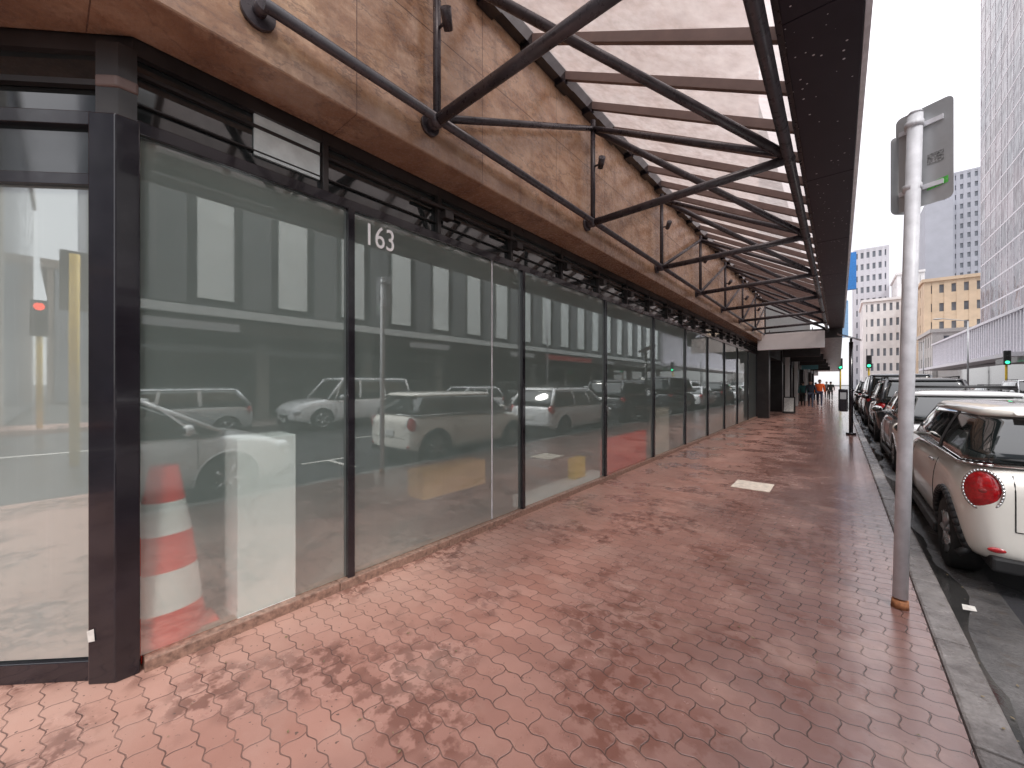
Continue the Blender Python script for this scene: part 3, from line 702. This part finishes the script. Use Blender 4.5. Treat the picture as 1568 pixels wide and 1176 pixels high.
    ty.done('tyres',M['tyre'],e,fixn=False); al.done('wheel_rims',M['alloy'],e,fixn=False); dk.done('brake_discs',M['plastic'],e,fixn=False)
    ar=MB()
    for wy in wheels:
        for s_ in (-1,1):
            prev=None
            for k in range(25):
                a=math.radians(-12+k*204/24); R_=wr+(.075 if mini else .062)
                yy=wy+R_*math.cos(a); zz=max(wr+R_*math.sin(a),.2); x_=sx(yy,zz,s_)
                if abs(x_)<W/2-.15: x_=s_*(W/2-.03)
                cur=Vector((x_,yy,zz))
                if prev: ar.tube(prev,cur,.03 if mini else .012,n=8)
                prev=cur
    ar.done('wheel_arch_trims',M['plastic'] if mini else paint,e,fixn=False)
    sl=MB()
    for s_ in (-1,1): sl.box((s_*(W/2-.02)-.03,wheels[0]+wr+.08,.17),(s_*(W/2-.02)+.03,wheels[1]-wr-.08,.27))
    sl.box((-W/2*.8,ry(0,.35)-.012,.2),(W/2*.8,.4,.37 if not mini else .31)); sl.box((-W/2*.7,Lg-.3,.2),(W/2*.7,Lg-.03,.36))
    sl.done('lower_trim',M['plastic'],e,bevel=.02)
    sm=MB()
    zbelt=zb0
    ydoor=[p[0] for p in pillars]
    for s_ in (-1,1):
        for yy in ydoor:
            pr=None
            for k in range(10):
                z=.3+(zbelt-.02-.3)*k/9; c_=Vector((sx(yy,z,s_,.0005),yy,z))
                if pr: sm.tube(pr,c_,.004,n=5)
                pr=c_
        if len(ydoor)>1:
            pr=None
            for k in range(9):
                yy=min(ydoor)+(max(ydoor)-min(ydoor))*k/8
                c_=Vector((sx(yy,.31,s_,.0005),yy,.31))
                if pr: sm.tube(pr,c_,.004,n=5)
                pr=c_
    for s_ in (-1,1):
        pr=None
        for k in range(8):
            z=.52+(zbelt-.05-.52)*k/7; x_=s_*W/2*.66; c_=Vector((x_,ry(x_,z,False,.0005),z))
            if pr: sm.tube(pr,c_,.004,n=5)
            pr=c_
    pr=None
    for k in range(9):
        x_=-W/2*.66+W*.66*k/8; c_=Vector((x_,ry(x_,.52,False,.0005),.52))
        if pr: sm.tube(pr,c_,.004,n=5)
        pr=c_
    sm.done('panel_gaps',M['seam'],e,fixn=False)
    hd=MB(); mr=MB()
    for s_ in (-1,1):
        for yy in ydoor[:-1] if len(ydoor)>1 else ydoor:
            z=zbelt-.12; hd.tube((sx(yy+.1,z,s_,.02),yy+.08,z),(sx(yy+.25,z,s_,.02),yy+.25,z),.013,n=8)
        mr.ell((s_*(W/2+.09),yf0-.42,zb0+.08),(.10,.07,.075)); mr.tube((s_*(wb-.02),yf0-.38,zb0+.02),(s_*(W/2+.05),yf0-.41,zb0+.05),.02)
    hd.done('door_handles',M['chrome'] if mini else paint,e,fixn=False); mr.done('mirrors',paint,e,fixn=False)
    mg=MB()
    for s_ in (-1,1): mg.ell((s_*(W/2+.09),yf0-.458,zb0+.08),(.085,.04,.06))
    mg.done('mirror_glass',M['carglass'],e,fixn=False)
    if mini:
        for s_ in (-1,1):
            x_=s_*(W/2-.135); z=.80
            y_=ry(x_,z); rot_=Matrix.Rotation(s_*math.radians(30),4,'Z')
            tl=MB(); tl.ell((x_,y_+.015,z),(.105,.045,.15),rot_,28); tl.done('tail_light',M['redlens'],e,fixn=False)
            tl=MB(); tl.ell((x_,y_-.012,z),(.04,.025,.03),rot_,20); tl.done('tail_light_core',M['orangelens'],e,fixn=False)
            cr=MB(); pr=None
            for k in range(37):
                a=2*math.pi*k/36; v=rot_.to_3x3()@Vector((.108*math.cos(a),0,.153*math.sin(a)))+Vector((x_,y_+.0,z))
                if pr: cr.tube(pr,v,.010,n=8)
                pr=v
            cr.done('tail_light_ring',M['chrome'],e,fixn=False)
            fl=MB(); xx=s_*(W/2-.2); fl.ell((xx,ry(xx,.36)-.005,.36),(.05,.012,.02)); fl.done('rear_reflector',M['redlens'],e,fixn=False)
        wp=MB(); wp.tube((0,yb0-.0,zb0+.06),(-.3,yb0+.01,zb0+.12),.01); wp.done('rear_wiper',M['plastic'],e,fixn=False)
        sp_=MB(); sp_.loft([[(-.5,yb1+.05,zt1-.03),(-.5,yb1-.11,zt1-.06),(-.5,yb1-.11,zt1-.075),(-.5,yb1+.05,zt1-.08)],[(.5,yb1+.05,zt1-.03),(.5,yb1-.11,zt1-.06),(.5,yb1-.11,zt1-.075),(.5,yb1+.05,zt1-.08)]],smooth=False); sp_.done('roof_spoiler',roofpaint,e,bevel=.01)
        an=MB(); an.tube((0,yb1+.15,zt1),(0,yb1-.02,zt1+.16),.005); an.done('antenna',M['plastic'],e,fixn=False)
    else:
        tl=MB()
        for s_ in (-1,1):
            x_=s_*(W/2-.12); z=zb0-.12; tl.ell((x_,ry(x_,z)+.03,z),(.11,.07,.13),Matrix.Rotation(s_*math.radians(30),4,'Z'))
        tl.done('tail_lights',M['redlens'],e,fixn=False)
    hl=MB()
    for s_ in (-1,1):
        x_=s_*(W/2-.22); z=.68; yfz=ry(x_,z,True); hl.ell((x_,yfz-.06,z),(.14 if not mini else .12,.13,.085 if not mini else .12),Matrix.Rotation(s_*math.radians(-28),4,'Z'))
    hl.done('headlights',M['clearlens'],e,fixn=False)
    gr_=MB(); yfz=ry(0,.5,True); gr_.box((-.38,yfz-.12,.42),(.38,yfz+.006,.58)); gr_.done('front_grille',M['plastic'],e,bevel=.03)
    pl=MB(); pl.box((-.18,ry(0,.62)-.012,.56),(.18,ry(0,.62)+.1,.68)); pl.box((-.18,yfz,.33),(.18,yfz+.02,.44)); pl.done('number_plates',M['plate'],e)
    if rails:
        rl=MB()
        for s_ in (-1,1):
            xx=s_*(wt_-.06); rl.tube((xx,yb1+.25,zt1+.035),(xx,yf1-.3,zt1+.035),.016)
            for yy in (yb1+.27,(yb1+yf1)/2,yf1-.32): rl.tube((xx,yy,zt1-.02),(xx,yy,zt1+.035),.014)
        if rails==2:
            for yy in (yb1+.5,yf1-.7): rl.tube((-(wt_),yy,zt1+.07),(wt_,yy,zt1+.07),.022)
        rl.done('roof_rails',M['plastic'],e,fixn=False)
    e.location=loc; e.rotation_euler=(0,0,rot); return e
RZ=-.122
def st_mini():
    return [(0.0,.60,.36,.80),(.015,.68,.30,.86),(.07,.755,.26,.93),(.2,.81,.22,.985),(.45,.835,.2,1.0),(.9,.84,.18,.985),(1.6,.84,.18,.965),(2.3,.84,.18,.95),(2.75,.84,.18,.94),(3.1,.825,.2,.91),(3.4,.79,.22,.85),(3.58,.72,.26,.76),(3.66,.62,.3,.66),(3.69,.5,.34,.58)]
mini=build_car('parked_hatchback',3.69,1.68,st_mini(),(.60,3.06),.305,((.14,2.92,.975,.795),(.36,2.42,1.445,.64)),M['creampaint'],mini=True,pillars=((1.12,1.17,.11),(2.62,2.3,.07)),loc=(1.56,4.62,RZ))
def st_hatch(Lg,W,zb=.2,belt=1.0,bonnet=.95):
    w=W/2
    return [(0,w*.76,.42,belt-.2),(.03,w*.85,.34,belt-.1),(.12,w*.93,.27,belt-.03),(.35,w*.985,zb,belt),(.9,w,zb-.01,belt),(Lg*.45,w,zb-.01,belt-.01),(Lg*.7,w,zb,bonnet),(Lg*.8,w*.99,zb,bonnet-.03),(Lg*.9,w*.95,zb+.02,bonnet-.1),(Lg*.96,w*.86,zb+.04,bonnet-.2),(Lg*.99,w*.72,zb+.1,bonnet-.32),(Lg,w*.6,zb+.15,bonnet-.4)]
c_hatch=build_car('parked_wagon',4.2,1.72,st_hatch(4.2,1.72,.2,.99,.96),(.72,3.35),.32,((.1,3.3,.965,.81),(.4,2.55,1.5,.66)),M['whitepaint'],rails=2,pillars=((1.35,1.35,.09),(2.3,2.2,.08),(3.05,2.62,.04)),loc=(1.62,9.5,RZ))
c_suv=build_car('parked_suv',4.65,1.86,st_hatch(4.65,1.86,.28,1.15,1.1),(.85,3.72),.37,((.08,3.55,1.12,.88),(.3,2.9,1.78,.72)),M['black'],rails=1,pillars=((1.3,1.35,.1),(2.35,2.3,.08),(3.3,2.95,.04)),loc=(1.7,14.5,RZ))
c_white=build_car('parked_car',4.4,1.76,st_hatch(4.4,1.76,.2,.98,.95),(.82,3.5),.32,((.3,3.45,.955,.82),(.85,2.65,1.46,.64)),M['whitepaint'],pillars=((1.3,1.35,.09),(2.35,2.3,.08),(3.15,2.72,.04)),loc=(1.65,-1.85,RZ))
c_wsuv=build_car('parked_suv',4.7,1.86,st_hatch(4.7,1.86,.28,1.12,1.1),(.85,3.75),.37,((.06,3.55,1.09,.88),(.22,2.95,1.86,.76)),M['whitepaint'],rails=1,pillars=((1.3,1.33,.1),(2.35,2.3,.08),(3.3,3.0,.04)),loc=(9.05,10.0,RZ),rot=math.pi)
c_van=build_car('parked_van',4.8,1.9,st_hatch(4.8,1.9,.28,1.2,1.15),(.9,3.85),.35,((.04,4.1,1.17,.9),(.12,3.35,2.0,.8)),M['greyp'],pillars=((.6,.6,.9),(2.0,2.0,.8),(3.0,3.0,.12)),loc=(1.72,20.1,RZ))
inst(c_hatch,'parked_car',(9.0,16.0,RZ),math.pi)
inst(c_white,'parked_car',(1.7,26,RZ)); inst(c_suv,'parked_suv',(1.7,31.5,RZ)); inst(c_white,'parked_car',(1.7,37.2,RZ))
inst(mini,'parked_hatchback',(9.1,22.0,RZ),math.pi); inst(c_hatch,'parked_car',(9.05,4.2,RZ),math.pi,(M['whitepaint'],M['silver'])); inst(c_white,'parked_car',(9.05,28.5,RZ),math.pi)
inst(c_wsuv,'parked_van',(9,34.5,RZ),math.pi); inst(c_wsuv,'parked_suv',(9,40.5,RZ),math.pi); inst(c_hatch,'parked_car',(9,48,RZ),math.pi,(M['whitepaint'],M['silver'])); inst(c_white,'parked_car',(9,62,RZ),math.pi);inst(c_suv,'parked_suv',(9,69,RZ),math.pi)
inst(c_wsuv,'moving_suv',(4.2,33,RZ)); inst(c_hatch,'moving_car',(7,52,RZ),math.pi); inst(c_white,'moving_car',(4.3,60,RZ)); inst(c_van,'moving_van',(7,75,RZ),math.pi)
inst(c_white,'parked_car',(9.05,-2.5,RZ),math.pi)
# ---------------------------------------------------------------- people
def person(name,loc,rot,top,legs,hair,h=1.72,ph=.3):
    e=empty(name); k=h/1.75
    V=[];E=[];R=[]
    def v(p,r): V.append(Vector(p)*k); R.append(r*k if not isinstance(r,tuple) else (r[0]*k,r[1]*k)); return len(V)-1
    def obj(nm,mat,root=0):
        me=bpy.data.meshes.new(nm); me.from_pydata(V,E,[]); o=bpy.data.objects.new(nm,me); C.objects.link(o)
        sm=o.modifiers.new('skin','SKIN'); sm.use_smooth_shade=True
        for i,r in enumerate(R):
            rr=r if isinstance(r,tuple) else (r,r); me.skin_vertices[0].data[i].radius=rr
            me.skin_vertices[0].data[i].use_root=(i==root)
        s=o.modifiers.new('sub','SUBSURF'); s.levels=2; s.render_levels=2
        me.materials.append(mat); o.parent=e; V.clear();E.clear();R.clear()
    p=v((0,0,.95),(.16,.11))
    for s,f in ((-1,ph),(1,-ph)):
        a=v((s*.09,0,.90),.095); kn=v((s*.10,f*.45,.50),.062); an=v((s*.10,f*.9-.04,.10+(.05 if f<0 else 0)),.045); to=v((s*.11,f*.9+.13,.04+(.02 if f<0 else 0)),.04)
        E.extend([(p,a),(a,kn),(kn,an),(an,to)])
    obj('trousers_and_shoes',legs)
    p=v((0,0,.92),(.17,.12)); w=v((0,0,1.12),(.15,.11)); c_=v((0,.01,1.34),(.18,.125)); nb=v((0,0,1.47),.08); E.extend([(p,w),(w,c_),(c_,nb)])
    for s,f in ((-1,-ph),(1,ph)):
        sh=v((s*.19,0,1.42),.07); el=v((s*.25,f*.25-.03,1.14),.05); wr_=v((s*.25,f*.7+.05,.92),.04); E.extend([(c_,sh),(sh,el),(el,wr_)])
    obj('coat',top)
    nk=v((0,0,1.46),.055); h0=v((0,.01,1.56),.07); h1=v((0,.015,1.64),.085); h2=v((0,0,1.71),.07); E.extend([(nk,h0),(h0,h1),(h1,h2)])
    obj('head',simple('skin',(.5,.3,.22),.6))
    MB().ell((0,-.02*k,1.675*k),(.088*k,.098*k,.085*k)).done('hair',hair,e,fixn=False)
    skn=simple('skin_hands',(.5,.3,.22),.6); mk=MB()
    for s,f in ((-1,-ph),(1,ph)):
        b=Vector((s*.25,f*.75+.06,.89))*k; mk.ell(b,(.018,.035,.045))
        for j in range(4): mk.tube(b+Vector((0,(-.024+j*.016),-.03)),b+Vector((-s*.01,-.022+j*.017,-.09+abs(j-1.4)*.008)),.009,.007,n=6)
        mk.tube(b+Vector((0,.03,0)),b+Vector((-s*.01,.055,-.045)),.01,.008,n=6)
    mk.done('hands',skn,e,fixn=False)
    mk=MB(); mk.ell(Vector((0,.1,1.615))*k,(.012,.02,.016))
    for s in (-1,1): mk.ell(Vector((s*.085,.01,1.62))*k,(.012,.02,.03))
    mk.done('nose_and_ears',skn,e,fixn=False)
    mk=MB()
    for s in (-1,1): mk.ell(Vector((s*.03,.088,1.645))*k,(.01,.008,.007))
    mk.ell(Vector((0,.09,1.575))*k,(.024,.008,.006)); mk.done('eyes_and_mouth',M['seam'],e,fixn=False)
    e.location=loc; e.rotation_euler=(0,0,rot)
cl=lambda n,c: simple(n,c,.8,var=.2,scale=8)
hairm=cl('hair_dark',(.03,.02,.015))
person('pedestrian',(-1.40,31.5,0),math.pi,cl('coat_dark',(.03,.035,.05)),cl('jeans',(.04,.05,.08)),hairm)
person('pedestrian',(-1.85,32.6,0),0,cl('jacket_teal',(.03,.12,.12)),cl('trousers_black',(.02,.02,.02)),hairm,1.66)
person('pedestrian',(-1.02,34,0),math.pi,cl('hi_vis_orange',(.9,.13,.02)),cl('trousers_navy',(.03,.03,.06)),hairm,1.8)
person('pedestrian',(-.6,47,0),0,cl('coat_black',(.02,.02,.02)),cl('trousers_grey',(.05,.05,.05)),hairm)
person('pedestrian',(-1.6,44,0),0,cl('coat_brown',(.12,.07,.05)),cl('trousers_dark',(.03,.03,.03)),hairm,1.64)
person('pedestrian',(-1.0,52,0),math.pi,cl('coat_grey',(.2,.2,.22)),cl('trousers_dark',(.03,.03,.03)),hairm,1.75)
# ---------------------------------------------------------------- light
W_=bpy.data.worlds.new('World'); S.world=W_; W_.use_nodes=True; nt=W_.node_tree; nt.nodes.clear()
el=math.radians(52); az=math.radians(-36)
sv=Vector((math.cos(el)*math.cos(az),math.cos(el)*math.sin(az),math.sin(el)))
sky=nt.nodes.new('ShaderNodeTexSky'); sky.sky_type='NISHITA'; sky.sun_disc=False; sky.sun_elevation=el; sky.sun_rotation=math.atan2(sv.x,sv.y)
hs=nt.nodes.new('ShaderNodeHueSaturation'); hs.inputs['Saturation'].default_value=.35; L(nt,sky.outputs[0],hs.inputs['Color'])
b1=nt.nodes.new('ShaderNodeBackground'); b1.inputs[1].default_value=.06; L(nt,hs.outputs[0],b1.inputs[0])
b2=nt.nodes.new('ShaderNodeBackground'); b2.inputs[1].default_value=1.25
tc=nt.nodes.new('ShaderNodeTexCoord'); tz=sep(nt,tc.outputs['Generated'])[2]
cn_=noise(nt,tc.outputs['Generated'],2.2,5)
cc=ramp(nt,cn_,[(.3,(.90,.885,.93)),(.7,(1,.98,1.0))])
zf=ramp(nt,tz,[(0.0,.33),(.3,.40),(.95,1.0)])
vm=nt.nodes.new('ShaderNodeVectorMath'); vm.operation='SCALE'; L(nt,mixc(nt,1.0,cc,zf,'MULTIPLY'),vm.inputs[0]); vm.inputs['Scale'].default_value=2.05
L(nt,vm.outputs[0],b2.inputs[0])
ad=nt.nodes.new('ShaderNodeAddShader'); L(nt,b1.outputs[0],ad.inputs[0]); L(nt,b2.outputs[0],ad.inputs[1])
wo=nt.nodes.new('ShaderNodeOutputWorld'); L(nt,ad.outputs[0],wo.inputs[0])
sl=bpy.data.lights.new('sun','SUN'); sl.energy=1.5; sl.angle=math.radians(10); sl.color=(1,.95,.9)
so=bpy.data.objects.new('sun',sl); C.objects.link(so); so.rotation_euler=sv.to_track_quat('Z','Y').to_euler(); so.location=(10,-5,30)
# ---------------------------------------------------------------- camera
cd=bpy.data.cameras.new('camera'); cd.sensor_width=36; cd.lens=600/1568*36; cd.clip_end=2000; cd.clip_start=.05
co=bpy.data.objects.new('camera',cd); C.objects.link(co); co.location=(0,0,1.5); co.rotation_euler=(math.pi/2,0,math.radians(39.86))
S.camera=co
